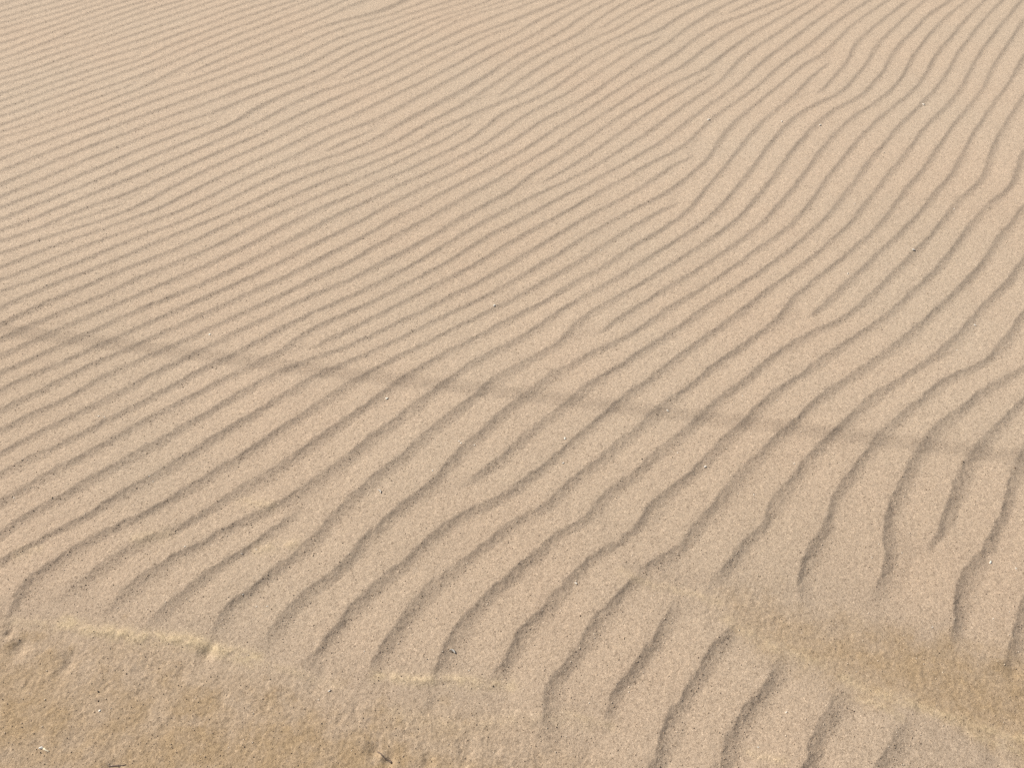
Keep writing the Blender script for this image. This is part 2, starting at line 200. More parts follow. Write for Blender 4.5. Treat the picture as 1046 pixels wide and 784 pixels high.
for q in read_survey():
    e0 = q[0]; e1 = q[-1]
    G = np.array([ground(*p) for p in q])
    G = smooth_far(resample(G, 0.008))
    NEARBOT = 1.25
    open0 = e0[0] < 12 or e0[1] > 770
    open1 = e1[1] < 13 or e1[0] > 1032
    if open0:
        d = G[0]-G[min(30, len(G)-1)]; d /= np.hypot(*d); d = d - DIRM; d /= np.hypot(*d)
        ext = np.array([G[0] + d*k for k in np.arange(0.8, 0.008, -0.008)]); G = np.r_[ext, G]
    if open1:
        d = G[-1]-G[max(-30, -len(G))]; d /= np.hypot(*d); d = d + DIRM; d /= np.hypot(*d)
        ext = np.array([G[-1] + d*k for k in np.arange(0.008, 0.8, 0.008)]); G = np.r_[G, ext]
    def stub(a, bq, ln):
        d = a-bq; d /= np.hypot(*d)
        return np.array([a + d*k for k in np.arange(0.008, ln, 0.008)])
    ends = [0.05, 0.05]
    if not open0:
        ln = 0.05 if G[0][1] < NEARBOT else 0.017
        ends[0] = 0.11 if G[0][1] < NEARBOT else 0.05
        G = np.r_[stub(G[0], G[min(8, len(G)-1)], ln)[::-1], G]
    if not open1:
        ln = 0.05 if G[-1][1] < 0.8 else 0.017
        ends[1] = 0.11 if G[-1][1] < 0.8 else 0.05
        G = np.r_[G, stub(G[-1], G[max(-9, -len(G))], ln)]
    # small natural waver of a crest
    t = np.gradient(G, axis=0); t /= np.hypot(t[:, 0], t[:, 1])[:, None]
    nrm = np.c_[t[:, 1], -t[:, 0]]
    G = G + nrm*(0.0022*fbm(G[:, 0]*45, G[:, 1]*45, 3, 2))[:, None]
    t = np.gradient(G, axis=0); t /= np.hypot(t[:, 0], t[:, 1])[:, None]
    LINES.append(dict(p=G, t=t, n=np.c_[t[:, 1], -t[:, 0]], o0=open0, o1=open1, ends=ends,
                      s=np.r_[0, np.cumsum(np.hypot(*np.diff(G, axis=0).T))]))

# distance of every crest to the next one upwind
SEG = [(li, L['p'][::4]) for li, L in enumerate(LINES)]
sa = np.concatenate([s[:-1] for _, s in SEG]); sb = np.concatenate([s[1:] for _, s in SEG])
sid = np.concatenate([np.full(len(s)-1, li) for li, s in SEG])
for li, L in enumerate(LINES):
    idx = np.arange(0, len(L['p']), 4); o = L['p'][idx]; d = -L['n'][idx]
    e = sb - sa
    den = d[:, None, 0]*e[None, :, 1] - d[:, None, 1]*e[None, :, 0]
    w = sa[None] - o[:, None]
    with np.errstate(divide='ignore', invalid='ignore'):
        tt = (w[..., 0]*e[None, :, 1] - w[..., 1]*e[None, :, 0])/den
        uu = (w[..., 0]*d[:, None, 1] - w[..., 1]*d[:, None, 0])/den
    ok = (uu >= -0.02) & (uu <= 1.02) & (tt > 0.02) & (tt < 0.17) & (sid[None] != li)
    tt = np.where(ok, tt, 9.0); lam = tt.min(1)
    good = lam < 1
    lam = np.interp(idx, idx[good], lam[good]) if good.any() else np.full(len(idx), 0.085)
    lam = np.median(np.stack([np.pad(lam, 3, 'edge')[q:q+len(lam)] for q in range(7)]), 0)
    k = np.ones(9)/9; lam = np.convolve(np.pad(lam, 4, 'edge'), k, 'valid')
    L['lam'] = np.interp(np.arange(len(L['p'])), idx, lam)

# ------------------------------------------------------------------ trodden zones and rims (ground outlines)
def poly(pts): return np.array([ground(*p) for p in pts])
def sdist(P, x, y):
    d2 = np.full(x.shape, 1e9); ins = np.zeros(x.shape, bool)
    for a, b in zip(P, np.roll(P, -1, 0)):
        e = b-a; t = np.clip(((x-a[0])*e[0]+(y-a[1])*e[1])/(e@e), 0, 1)
        d2 = np.minimum(d2, (x-a[0]-t*e[0])**2 + (y-a[1]-t*e[1])**2)
        c = ((a[1] > y) != (b[1] > y)) & (x < (b[0]-a[0])*(y-a[1])/(b[1]-a[1]+1e-12)+a[0])
        ins ^= c
    return np.where(ins, -1, 1)*np.sqrt(d2)
def ldist(P, x, y):
    """distance to an open line and position along it (0..1)"""
    best = np.full(x.shape, 1e9); pos = np.zeros(x.shape); n = len(P)-1
    for i, (a, b) in enumerate(zip(P[:-1], P[1:])):
        e = b-a; t = np.clip(((x-a[0])*e[0]+(y-a[1])*e[1])/(e@e), 0, 1)
        d = np.hypot(x-a[0]-t*e[0], y-a[1]-t*e[1]); m = d < best
        best = np.where(m, d, best); pos = np.where(m, (i+t)/n, pos)
    return best, pos

Z_LEFT = poly([(-300, 610), (-60, 622), (20, 634), (70, 646), (130, 655), (185, 662), (235, 678), (300, 702), (350, 716),
               (420, 722), (480, 728), (540, 752), (600, 776), (680, 800), (760, 880), (560, 1000), (-300, 1000)])
Z_RIGHT = poly([(640, 583), (690, 585), (745, 597), (800, 614), (860, 633), (920, 650), (980, 664), (1046, 690), (1180, 715), (1400, 780),
                (1400, 900), (1180, 800), (1046, 754), (975, 730), (910, 706), (860, 692), (810, 672), (760, 648), (715, 624), (675, 606)])
RIMS = [([(66, 634), (95, 642), (130, 648), (182, 653), (215, 660), (262, 672)], 1.0, 0.010),
        ([(383, 690), (420, 694), (470, 696), (520, 700)], 0.75, 0.008),
        ([(634, 586), (660, 595), (700, 603), (735, 614)], 0.4, 0.007),
        ([(862, 690), (905, 709), (950, 727), (1000, 742), (1056, 760), (1150, 790)], 0.65, 0.008),
        ([(400, 728), (450, 742), (560, 735), (600, 742)], 0.22, 0.010),
        ([(245, 512), (275, 517)], 0.45, 0.009), ([(262, 560), (300, 556)], 0.5, 0.010), ([(140, 550), (172, 545)], 0.45, 0.009),
        ([(18, 566), (40, 562)], 0.35, 0.010), ([(745, 632), (790, 660), (840, 676)], 0.4, 0.010),
        ([(765, 768), (785, 774), (800, 776)], 0.5, 0.006), ([(580, 728), (600, 735), (625, 741)], 0.45, 0.006), ([(880, 712), (900, 720), (918, 731)], 0.5, 0.006),
        ([(60, 640), (40, 634), (10, 632)], 0.35, 0.007), ([(270, 676), (310, 690), (345, 700)], 0.35, 0.006), ([(985, 748), (1015, 757), (1050, 772)], 0.5, 0.006)]
wx = NX + 0.030*fbm(NX*9, NY*9, 1, 3); wy = NY + 0.024*fbm(NX*9+40, NY*9, 2, 3)
d1 = sdist(Z_LEFT, wx, wy); d2 = sdist(Z_RIGHT, wx, wy)
ZL = 1 - sstep(-0.045, 0.040, d1)
ZR = 1 - sstep(-0.030, 0.026, d2)
ZD = np.maximum(ZL, ZR)
D_LEFT = poly([(-300, 655), (-40, 658), (60, 668), (140, 682), (220, 708), (300, 730), (400, 750), (480, 766), (540, 792), (560, 1000), (-300, 1000)])
D_RIGHT = poly([(735, 600), (800, 612), (860, 626), (920, 640), (980, 650), (1046, 666), (1180, 690), (1400, 740), (1400, 900), (1180, 800),
                (1046, 796), (1010, 762), (955, 735), (905, 716), (860, 700), (800, 676), (750, 645)])
rag = 0.040*fbm(NX*24, NY*24, 5, 4, 0.65)
d3 = sdist(D_RIGHT, wx, wy) + rag
pat = np.clip(0.88 + 0.9*fbm(NX*15+2, NY*15, 4, 3), 0.42, 1.1)
DAMP = np.maximum(pat*np.maximum(1 - sstep(-0.05, 0.06, sdist(D_LEFT, wx, wy) + 2.4*rag), 0.42*ZL), (0.60 + 0.38*sstep(ground(740, 612)[0], ground(970, 690)[0], NX))*(1 - sstep(-0.07, 0.035, d3)))
NEAR_SHADE = 1 - sstep(0.35, 2.6, NY + 0.45*fbm(NX*1.5, NY*1.5, 7, 3))  # brightness falloff toward the camera, put into the colour of the sand

# ------------------------------------------------------------------ ripple relief
nearf = 1 - 0.8*sstep(0.9, 2.2, NY)
RAG = nearf*(0.0048*fbm(NX*60, NY*60, 4, 3, 0.65))
HT = np.zeros(NX.shape); LEE = np.zeros(NX.shape)
for L in LINES:
    p = L['p']; m = len(p)
    c0 = p[0]; ax = p[-1]-p[0]; ax = ax/np.hypot(*ax); ay = np.array([ax[1], -ax[0]])
    pu = (p-c0)@ax; pv = (p-c0)@ay
    order = np.argsort(pu)
    vu = (NX-c0[0])*ax[0] + (NY-c0[1])*ax[1]; vv = (NX-c0[0])*ay[0] + (NY-c0[1])*ay[1]
    sel = (vu > pu.min()-0.03) & (vu < pu.max()+0.03) & (vv > pv.min()-0.24) & (vv < pv.max()+0.06)
    ids = np.nonzero(sel)[0]
    base = np.interp(vu[ids], pu[order], pv[order])
    ids = ids[(vv[ids]-base > -0.25) & (vv[ids]-base < 0.08)]
    if not len(ids): continue
    x = NX[ids]; y = NY[ids]
    i0 = np.clip(np.interp(vu[ids], pu[order], order.astype(float)).astype(int), 0, m-1)
    bd = np.full(len(ids), 1e9); bi = i0.copy()
    for k in range(-15, 16):
        j = np.clip(i0+k, 0, m-1); d = (x-p[j, 0])**2 + (y-p[j, 1])**2
        b = d < bd; bd = np.where(b, d, bd); bi = np.where(b, j, bi)
    rel = np.c_[x, y]-p[bi]
    d = (rel*L['n'][bi]).sum(1) + RAG[ids]; al = (rel*L['t'][bi]).sum(1)
    bif = np.clip(bi + al/0.008, 0, m-1)
    over = np.maximum(np.abs(al)-0.006, 0)
    ar = np.arange(m)
    lam = np.interp(bif, ar, L['lam'])
    s = np.interp(bif, ar, L['s']); tot = L['s'][-1]
    tap = np.ones(len(ids))
    if not L['o0']: tap *= sstep(0, L['ends'][0], s + 0.004)
    if not L['o1']: tap *= sstep(0, L['ends'][1], tot - s + 0.004)
    tap *= np.clip(1 - over/0.02, 0, 1)
    vary = np.clip(1 + 0.36*fbm(p[:, 0]*9+3, p[:, 1]*9, 5, 3), .7, 1.25)
    A = RIPPLE_INDEX*(1 + 0.14*(1 - sstep(0.5, 1.3, y)) - 0.15*sstep(1.2, 2.6, y))*np.minimum(lam, 0.125)*tap*np.interp(bif, ar, vary)
    wd = np.clip((LEE_W - 0.06*sstep(0.9, 2.2, y))*lam, 0.011, 0.031)*np.interp(bif, ar, np.clip(1 + 0.45*fbm(p[:, 0]*11, p[:, 1]*11+8, 6, 3), .7, 1.3))
    cr = -0.5*wd
    Ls = np.maximum(lam - wd, 0.03)
    u = np.clip((cr - d)/Ls, 0, 1)
    v = np.clip((d - cr)/wd, 0, 1)
    st_ = 0.50*(1-u) + 0.25*(1 - u**1.7) + 0.25*(0.5 + 0.5*np.cos(np.pi*u))
    le_ = 0.22*(0.5 + 0.5*np.cos(np.pi*v)) + 0.78*(1-v)**2.2
    h = A*np.where(d < cr, st_, le_)
    HT[ids] = np.maximum(HT[ids], h)
    LEE[ids] = np.maximum(LEE[ids], tap*np.exp(-((d-0.15*wd)/(0.55*wd))**2)*(lam > 0.03))

HT *= 1 - ZD*(0.86 - 0.14*(NX < 0.2)); LEE *= 1 - 0.7*ZD
HT -= 0.0024
# plain wind ripples beyond the surveyed patch
def proj(x, y):
    ca, sa_ = math.cos(PITCH), math.sin(PITCH)
    dep = y*ca + EYE*sa_; up = y*sa_ - EYE*ca
    return PW/2 + FPX*x/np.maximum(dep, 0.05), PH/2 - FPX*up/np.maximum(dep, 0.05)
qx, qy = proj(NX, NY)
outd = np.maximum(np.maximum(-qx, qx-PW), np.maximum(-qy, (qy-PH)*0.6))
far_m = sstep(90, 230, outd)
ph = (NX*(-0.69) + NY*0.72)/0.085 + 0.9*fbm(NX*1.3, NY*1.3, 4, 3)*2.2
fr = ph - np.floor(ph)
saw = np.where(fr > 0.16, 1 - (fr-0.16)/0.84, fr/0.16); saw = saw*saw*(3-2*saw)
HT = HT*(1-far_m) + far_m*RIPPLE_INDEX*0.085*saw*(1 - sstep(3.5, 4.6, np.abs(NX)))*(1-0.86*ZD)

# rims and loose wind-blown streaks
YE = np.zeros(NX.shape); RIM = np.zeros(NX.shape)
for pts, amp, wid in RIMS:
    P = poly(pts); d, pos = ldist(P, 0.7*NX + 0.3*wx, 0.7*NY + 0.3*wy)
    g_ = np.exp(-(d/wid)**2)*amp*sstep(0, 0.18, pos)*(1-sstep(0.82, 1, pos)) if len(pts) > 2 else np.exp(-(d/wid)**2)*amp
    brk = np.clip(0.80 + 1.0*fbm(NX*70, NY*70, 2, 3), 0.15, 1.25)
    RIM = np.maximum(RIM, g_*brk); YE = np.maximum(YE, np.exp(-(d/(wid*1.5))**2)*amp*np.clip(brk, 0, 1))
HT += 0.0026*RIM
# broad swells, footprint hollows, clods in the trodden sand
HT += 0.0032*fbm(NX*1.7, NY*1.7, 0, 2)
cl = fbm(NX*85, NY*85, 1, 3, 0.7)
HT += (0.00045 + 0.0004*ZL + 0.0003*ZR)*cl*(1-0.5*sstep(2.2, 3.6, NY))
HT += ZD*0.0016*fbm(NX*9, NY*9, 6, 2) - 0.0025*ZR
gr = fbm(NX*210, NY*210, 3, 2)
HT -= 0.0052*ZL*(1 - 0.8*DAMP)*np.clip(fbm(NX*34+7, NY*27, 0, 4, 0.6) - 0.10, 0, 1)
crumb = fbm(NX*150+3, NY*150, 2, 2, 0.8)
HT += 0.00065*np.maximum(np.maximum(ZL, 0.5*ZR), DAMP*(0.4 + 0.6*(NX < 0)))*np.clip(crumb, -0.25, 0.5)
HT += (0.00042 + 0.0004*ZD)*gr*(1-sstep(1.6, 2.8, NY))
for (px, py, rad, dep) in [(74, 756, .016, -.0035), (18, 663, .013, -.010), (8, 646, .008, -.008), (70, 675, .014, -.006), (210, 667, .012, -.007), (330, 690, .016, -.005), (443, 722, .014, -.005), (112, 784, .012, -.005), (382, 766, .012, -.010), (397, 777, .010, -.009), (436, 779, .009, -.005),
                           (474, 778, .010, -.004), (212, 668, .014, -.004), (1036, 684, .010, -.004), (1018, 777, .016, -.004), (940, 722, .009, -.003)]:
    c = ground(px, py); r = np.hypot(NX-c[0], (NY-c[1])*0.8)*(1+0.5*fbm(NX*40, NY*40, 5, 2))
    HT += 0.6*dep*np.exp(-(r/rad)**2)

Z = np.zeros(X.shape)
edge = (1 - sstep(3.6, 4.6, np.abs(NX)))*(1 - sstep(5.6, 6.8, NY))*sstep(-1.2, -0.4, NY)
Z[near] = HT*edge
rr = np.hypot(X, Y)
Z += sstep(8, 60, rr)*0.5*vnoise(X*0.02+3, Y*0.02, 1) + sstep(60, 900, rr)*8*(vnoise(X*0.0012+9, Y*0.0012, 2)+0.25)
Yel = np.zeros(X.shape); Dis = np.zeros(X.shape)
Yel[near] = YE*edge; Dis[near] = DAMP*edge; Nsh = np.zeros(X.shape); Nsh[near] = NEAR_SHADE*edge

def zat(x, y):
    i = int(np.clip(np.searchsorted(YR, y), 1, R_-1)); i = i if abs(YR[i]-y) < abs(YR[i-1]-y) else i-1
    j = int(np.clip(np.searchsorted(X[i], x), 1, C_-1))
    return float(Z[i, j])

def grid_mesh(name):
    me = bpy.data.meshes.new(name); nv = R_*C_
    co = np.empty((nv, 3), np.float32); co[:, 0] = X.ravel(); co[:, 1] = Y.ravel(); co[:, 2] = Z.ravel()
    a = np.arange(nv, dtype=np.int32).reshape(R_, C_)
    f = np.stack([a[:-1, :-1], a[:-1, 1:], a[1:, 1:], a[1:, :-1]], -1).reshape(-1, 4)
    me.vertices.add(nv); me.vertices.foreach_set('co', co.ravel())
    me.loops.add(f.size); me.loops.foreach_set('vertex_index', f.ravel())
    me.polygons.add(len(f))
    me.polygons.foreach_set('loop_start', np.arange(0, f.size, 4, dtype=np.int32))
    me.polygons.foreach_set('loop_total', np.full(len(f), 4, np.int32))
    me.polygons.foreach_set('use_smooth', np.ones(len(f), bool))
    me.update(calc_edges=True)
    for nm, ar in (('yellow_sand', Yel), ('trodden', Dis), ('near_shade', Nsh)):
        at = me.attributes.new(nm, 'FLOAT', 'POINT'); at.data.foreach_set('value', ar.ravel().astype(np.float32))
    return me

# ------------------------------------------------------------------ materials
class NT:
    def __init__(s, name):
        s.m = bpy.data.materials.new(name); s.m.use_nodes = True
        s.t = s.m.node_tree; s.b = s.t.nodes['Principled BSDF']
    def n(s, typ, **kw):
        nd = s.t.nodes.new(typ)
        for k, v in kw.items():
            if k in nd.inputs: nd.inputs[k].default_value = v
            else: setattr(nd, k, v)
        return nd
    def l(s, a, b): s.t.links.new(a, b)
    def mix(s, fac, a, b, mode='MIX'):
        nd = s.t.nodes.new('ShaderNodeMix'); nd.data_type = 'RGBA'; nd.blend_type = mode
        for sock, v in ((nd.inputs['Factor'], fac), (nd.inputs[6], a), (nd.inputs[7], b)):
            if hasattr(v, 'links') or hasattr(v, 'is_linked'): s.l(v, sock)
            else: sock.default_value = v
        return nd.outputs[2]
    def ramp(s, src, stops):
        nd = s.t.nodes.new('ShaderNodeValToRGB'); s.l(src, nd.inputs[0])
        el = nd.color_ramp.elements
        while len(el) < len(stops): el.new(0.5)
        for e, (p, c) in zip(el, stops): e.position = p; e.color = (*c, 1) if len(c) == 3 else c
        return nd.outputs[0]
    def math(s, op, a, b=0.5, c=0.0):
        nd = s.t.nodes.new('ShaderNodeMath'); nd.operation = op
        for sock, v in zip(nd.inputs, (a, b, c)):
            if hasattr(v, 'is_linked'): s.l(v, sock)
            else: sock.default_value = v
        return nd.outputs[0]

def sand_material():
    k = NT('dry_sand')
    co = k.n('ShaderNodeTexCoord').outputs['Object']
    big = k.n('ShaderNodeTexNoise', Scale=2.1, Detail=3.0); k.l(co, big.inputs['Vector'])
    mid = k.n('ShaderNodeTexNoise', Scale=38.0, Detail=4.0, Roughness=0.65); k.l(co, mid.inputs['Vector'])
    base = k.mix(k.ramp(big.outputs['Fac'], [(0.35, (0, 0, 0)), (0.65, (1, 1, 1))]), (*SAND_A, 1), (*SAND_B, 1))
    base = k.mix(k.math('MULTIPLY', k.ramp(mid.outputs['Fac'], [(0.42, (0, 0, 0)), (0.68, (1, 1, 1))]), 0.35), base, (*SAND_C, 1))
    tr = k.n('ShaderNodeAttribute', attribute_name='trodden'); ye = k.n('ShaderNodeAttribute', attribute_name='yellow_sand')
    nsh = k.n('ShaderNodeAttribute', attribute_name='near_shade')
    base = k.mix(nsh.outputs['Fac'], base, k.mix(1.0, base, (*NEAR_SHADE_TINT, 1), 'MULTIPLY'))  # sand colour darkened toward the viewer in place of scattered-light falloff
    patch = k.n('ShaderNodeTexNoise', Scale=26.0, Detail=5.0, Roughness=0.7); k.l(co, patch.inputs['Vector'])
    pf = k.ramp(patch.outputs['Fac'], [(0.38, (0.6, 0.6, 0.6)), (0.62, (1, 1, 1))])
    base = k.mix(k.math('MULTIPLY', tr.outputs['Fac'], pf), base, (*SAND_DAMP, 1))
    base = k.mix(k.math('MULTIPLY', ye.outputs['Fac'], 0.55), base, (*SAND_YEL, 1))
    # grains: each cell of the fine pattern is one grain with its own mineral tint
    v1 = k.n('ShaderNodeTexVoronoi', Scale=720.0, Randomness=1.0); k.l(co, v1.inputs['Vector'])
    sep = k.n('ShaderNodeSeparateColor'); k.l(v1.outputs['Color'], sep.inputs[0])
    g1 = k.ramp(sep.outputs[0], [(0.0, (0.45, 0.42, 0.40)), (0.07, (0.66, 0.64, 0.62)), (0.22, (0.90, 0.89, 0.88)), (0.6, (1.02, 1.02, 1.02)), (0.88, (1.14, 1.15, 1.15)), (1.0, (1.45, 1.48, 1.52))])
    v2 = k.n('ShaderNodeTexVoronoi', Scale=310.0, Randomness=1.0); k.l(co, v2.inputs['Vector'])
    sep2 = k.n('ShaderNodeSeparateColor'); k.l(v2.outputs['Color'], sep2.inputs[0])
    g2 = k.ramp(sep2.outputs[1], [(0.0, (0.58, 0.56, 0.54)), (0.06, (0.78, 0.77, 0.76)), (0.25, (0.92, 0.92, 0.91)), (0.5, (1.0, 1.0, 1.0)), (0.85, (1.10, 1.10, 1.09)), (0.97, (1.20, 1.19, 1.16)), (1.0, (1.4, 1.4, 1.4))])
    c = k.mix(GRAIN, base, g1, 'MULTIPLY'); c = k.mix(GRAIN, c, g2, 'MULTIPLY')
    k.l(c, k.b.inputs['Base Color'])
    k.b.inputs['Roughness'].default_value = 0.93
    k.b.inputs['Specular IOR Level'].default_value = 0.18
    n1 = k.n('ShaderNodeTexNoise', Scale=330.0, Detail=3.0, Roughness=0.7); k.l(co, n1.inputs['Vector'])
    hsum = k.math('ADD', k.math('MULTIPLY', v1.outputs['Distance'], -0.5), n1.outputs['Fac'])
    bp = k.n('ShaderNodeBump', Strength=BUMP, Distance=0.0016); k.l(hsum, bp.inputs['Height'])
    k.l(bp.outputs[0], k.b.inputs['Normal'])
    return k.m

def speck_material(name, ca, cb, rough=0.45, scale=400):
    k = NT(name); co = k.n('ShaderNodeTexCoord').outputs['Object']
    nz = k.n('ShaderNodeTexNoise', Scale=float(scale), Detail=3.0); k.l(co, nz.inputs['Vector'])
    k.l(k.ramp(nz.outputs['Fac'], [(0.35, ca), (0.65, cb)]), k.b.inputs['Base Color'])
    k.b.inputs['Roughness'].default_value = rough
    return k.m

sand = bpy.data.objects.new('sand', grid_mesh('sand')); COL.objects.link(sand)
sand.data.materials.append(sand_material()); sand['kind'] = 'structure'
sand['label'] = 'pale beige beach sand blown into fine wind ripples'

# coarse loose grains, thickest where they roll down the steep ripple faces
def grain_object(n):
    r = np.random.default_rng(21)
    gx = []; gy = []; q = 0
    lee = np.zeros(X.shape); lee[near] = LEE
    jy = r.random(n*6); py_ = 0.25 + 3.3*jy**2.0
    px_ = (r.random(n*6)*2-1)*(0.88 + 0.42*py_)
    i = np.clip(np.searchsorted(YR, py_), 1, R_-1)
    u = px_/half[i]; j = np.clip(np.searchsorted(UR, u), 1, C_-1)
    keep = r.random(n*6) < (0.16 + 0.84*lee[i, j] + 0.08*Dis[i, j])
    ids = np.nonzero(keep)[0][:n]; n = len(ids)
    gx, gy, i, j = px_[ids], py_[ids], i[ids], j[ids]
    gz = Z[i, j]
    size = 0.5*(0.0008 + 0.0022*r.random(n)**3.5)
    oc = np.array([(1, 0, 0), (0, 1, 0), (-1, 0, 0), (0, -1, 0), (0, 0, 1), (0, 0, -1)], float)
    sc = 0.7 + 0.6*r.random((n, 1, 3)); v = oc[None]*sc
    a, b_ = r.random(n)*6.283, r.random(n)*6.283
    ca, sa_, cb, sb_ = np.cos(a)[:, None], np.sin(a)[:, None], np.cos(b_)[:, None], np.sin(b_)[:, None]
    x, y, z = v[..., 0], v[..., 1], v[..., 2]
    x, y = x*ca-y*sa_, x*sa_+y*ca; y, z = y*cb-z*sb_, y*sb_+z*cb
    co = np.stack([gx[:, None]+x*size[:, None], gy[:, None]+y*size[:, None], gz[:, None]+(z+0.35)*size[:, None]], -1).reshape(-1, 3).astype(np.float32)
    f0 = np.array([(0, 1, 4), (1, 2, 4), (2, 3, 4), (3, 0, 4), (1, 0, 5), (2, 1, 5), (3, 2, 5), (0, 3, 5)])
    f = (f0[None] + 6*np.arange(n)[:, None, None]).reshape(-1, 3).astype(np.int32)
    me = bpy.data.meshes.new('loose_grains'); me.vertices.add(len(co)); me.vertices.foreach_set('co', co.ravel())
    me.loops.add(f.size); me.loops.foreach_set('vertex_index', f.ravel()); me.polygons.add(len(f))
    me.polygons.foreach_set('loop_start', np.arange(0, f.size, 3, dtype=np.int32)); me.polygons.foreach_set('loop_total', np.full(len(f), 3, np.int32))
    me.update(calc_edges=True)
    at = me.attributes.new('tint', 'FLOAT', 'POINT'); at.data.foreach_set('value', np.repeat(r.random(n), 6).astype(np.float32))
    k = NT('loose_grain_minerals'); t = k.n('ShaderNodeAttribute', attribute_name='tint')
    k.l(k.ramp(t.outputs['Fac'], [(0.0, (0.18, 0.13, 0.092)), (0.12, (0.25, 0.188, 0.135)), (0.5, (0.34, 0.26, 0.185)), (0.85, (0.46, 0.36, 0.26)), (1.0, (0.74, 0.66, 0.54))]), k.b.inputs['Base Color'])
    k.b.inputs['Roughness'].default_value = 0.7
    o = bpy.data.objects.new('loose_grains', me); COL.objects.link(o); me.materials.append(k.m)
    o['kind'] = 'stuff'; o['label'] = 'coarse loose grains strewn over the ripples'
grain_object(GRAINS)

# ------------------------------------------------------------------ things lying on the sand
M_SHELL = speck_material('shell_white', (0.62, 0.58, 0.50), (0.80, 0.77, 0.69), 0.35, 700)
M_QUARTZ = speck_material('quartz_pale', (0.66, 0.60, 0.50), (0.84, 0.79, 0.70), 0.3, 700)
M_DARK = speck_material('dark_stone', (0.06, 0.047, 0.036), (0.14, 0.11, 0.08), 0.8, 600)
M_BROWN = speck_material('brown_stone', (0.10, 0.065, 0.04), (0.19, 0.13, 0.085), 0.8, 600)
M_WEED = speck_material('dried_weed', (0.09, 0.065, 0.05), (0.18, 0.13, 0.095), 0.85, 300)
M_STRAW = speck_material('dry_straw', (0.55, 0.46, 0.32), (0.70, 0.62, 0.46), 0.7, 300)

def link(name, me, mat, loc, rot, label, cat, group=None):
    o = bpy.data.objects.new(name, me); COL.objects.link(o)
    if mat and not me.materials: me.materials.append(mat)
    o.location = loc; o.rotation_euler = rot
    o['label'] = label; o['category'] = cat
    if group: o['group'] = group
    return o

def shell_mesh(seed, curve=0.35, aspect=0.55):
    """a curved, broken splinter of shell about one unit long"""
    r = random.Random(seed); bm = bmesh.new(); nu, nv = 7, 4; top = []; bot = []
    for i in range(nu):
        a = (i/(nu-1)-0.5)
        wv = aspect*(0.5 - 1.3*a*a)*(0.8 + 0.4*r.random())
        rt = []; rb = []
        for j in range(nv):
            b = j/(nv-1)-0.5
            x = a + 0.05*(r.random()-0.5); y = b*2*wv + curve*(a*a*2)
            z = 0.28*curve*(1 - 4*b*b) + 0.16*(0.25-a*a)
            rt.append(bm.verts.new((x, y, z+0.07))); rb.append(bm.verts.new((x, y, z-0.02)))
        top.append(rt); bot.append(rb)
    for i in range(nu-1):
        for j in range(nv-1):
            bm.faces.new((top[i][j], top[i+1][j], top[i+1][j+1], top[i][j+1]))
            bm.faces.new((bot[i][j+1], bot[i+1][j+1], bot[i+1][j], bot[i][j]))
    for i in range(nu-1):
        bm.faces.new((bot[i][0], bot[i+1][0], top[i+1][0], top[i][0]))
        bm.faces.new((top[i][-1], top[i+1][-1], bot[i+1][-1], bot[i][-1]))
    for j in range(nv-1):
        bm.faces.new((top[0][j], top[0][j+1], bot[0][j+1], bot[0][j]))
        bm.faces.new((bot[-1][j], bot[-1][j+1], top[-1][j+1], top[-1][j]))
    me = bpy.data.meshes.new('shell_chip'); bm.to_mesh(me); bm.free()
    for p in me.polygons: p.use_smooth = True
    return me
def pebble_mesh(seed, flat=0.6):
    r = random.Random(seed); bm = bmesh.new(); bmesh.ops.create_icosphere(bm, subdivisions=2, radius=0.5)
    k = [Vector((r.uniform(-1, 1), r.uniform(-1, 1), r.uniform(-1, 1))).normalized() for _ in range(6)]
    for v in bm.verts:
        n = v.co.normalized(); f = 1.0
        for q in k: f -= 0.30*max(0, n.dot(q)-0.72)/0.28
        v.co *= f; v.co.x *= 1.2; v.co.y *= 0.85; v.co.z *= flat
    me = bpy.data.meshes.new('pebble'); bm.to_mesh(me); bm.free()
    for p in me.polygons: p.use_smooth = True
    return me
def twig_mesh(pts, r0, r1, seed):
    r = random.Random(seed); bm = bmesh.new(); rings = []; n = len(pts)
    P = [Vector(p) for p in pts]
    for i, p in enumerate(P):
        t = (P[min(i+1, n-1)]-P[max(i-1, 0)]).normalized()
        a = t.cross(Vector((0, 0, 1))).normalized(); b = a.cross(t)
        f = i/(n-1); rad = (r0+(r1-r0)*f)*(0.8+0.4*r.random())
        rings.append([bm.verts.new(p + a*rad*math.cos(q*math.pi/3) + b*rad*math.sin(q*math.pi/3)) for q in range(6)])
    for A, B in zip(rings[:-1], rings[1:]):
        for q in range(6): bm.faces.new((A[q], A[(q+1) % 6], B[(q+1) % 6], B[q]))
    bm.faces.new(rings[0][::-1]); bm.faces.new(rings[-1])
    me = bpy.data.meshes.new('twig'); bm.to_mesh(me); bm.free()
    for p in me.polygons: p.use_smooth = True
    return me

SHELLS = [shell_mesh(s, c, a) for s, c, a in ((1, .5, .30), (2, .2, .55), (3, .1, .7), (4, .35, .5))]
PEBS = [pebble_mesh(s, f) for s, f in ((11, .6), (12, .75), (13, .5), (14, .8))]

def on_sand(px, py, lift):
    c = ground(px, py); return (float(c[0]), float(c[1]), zat(c[0], c[1]) + lift)

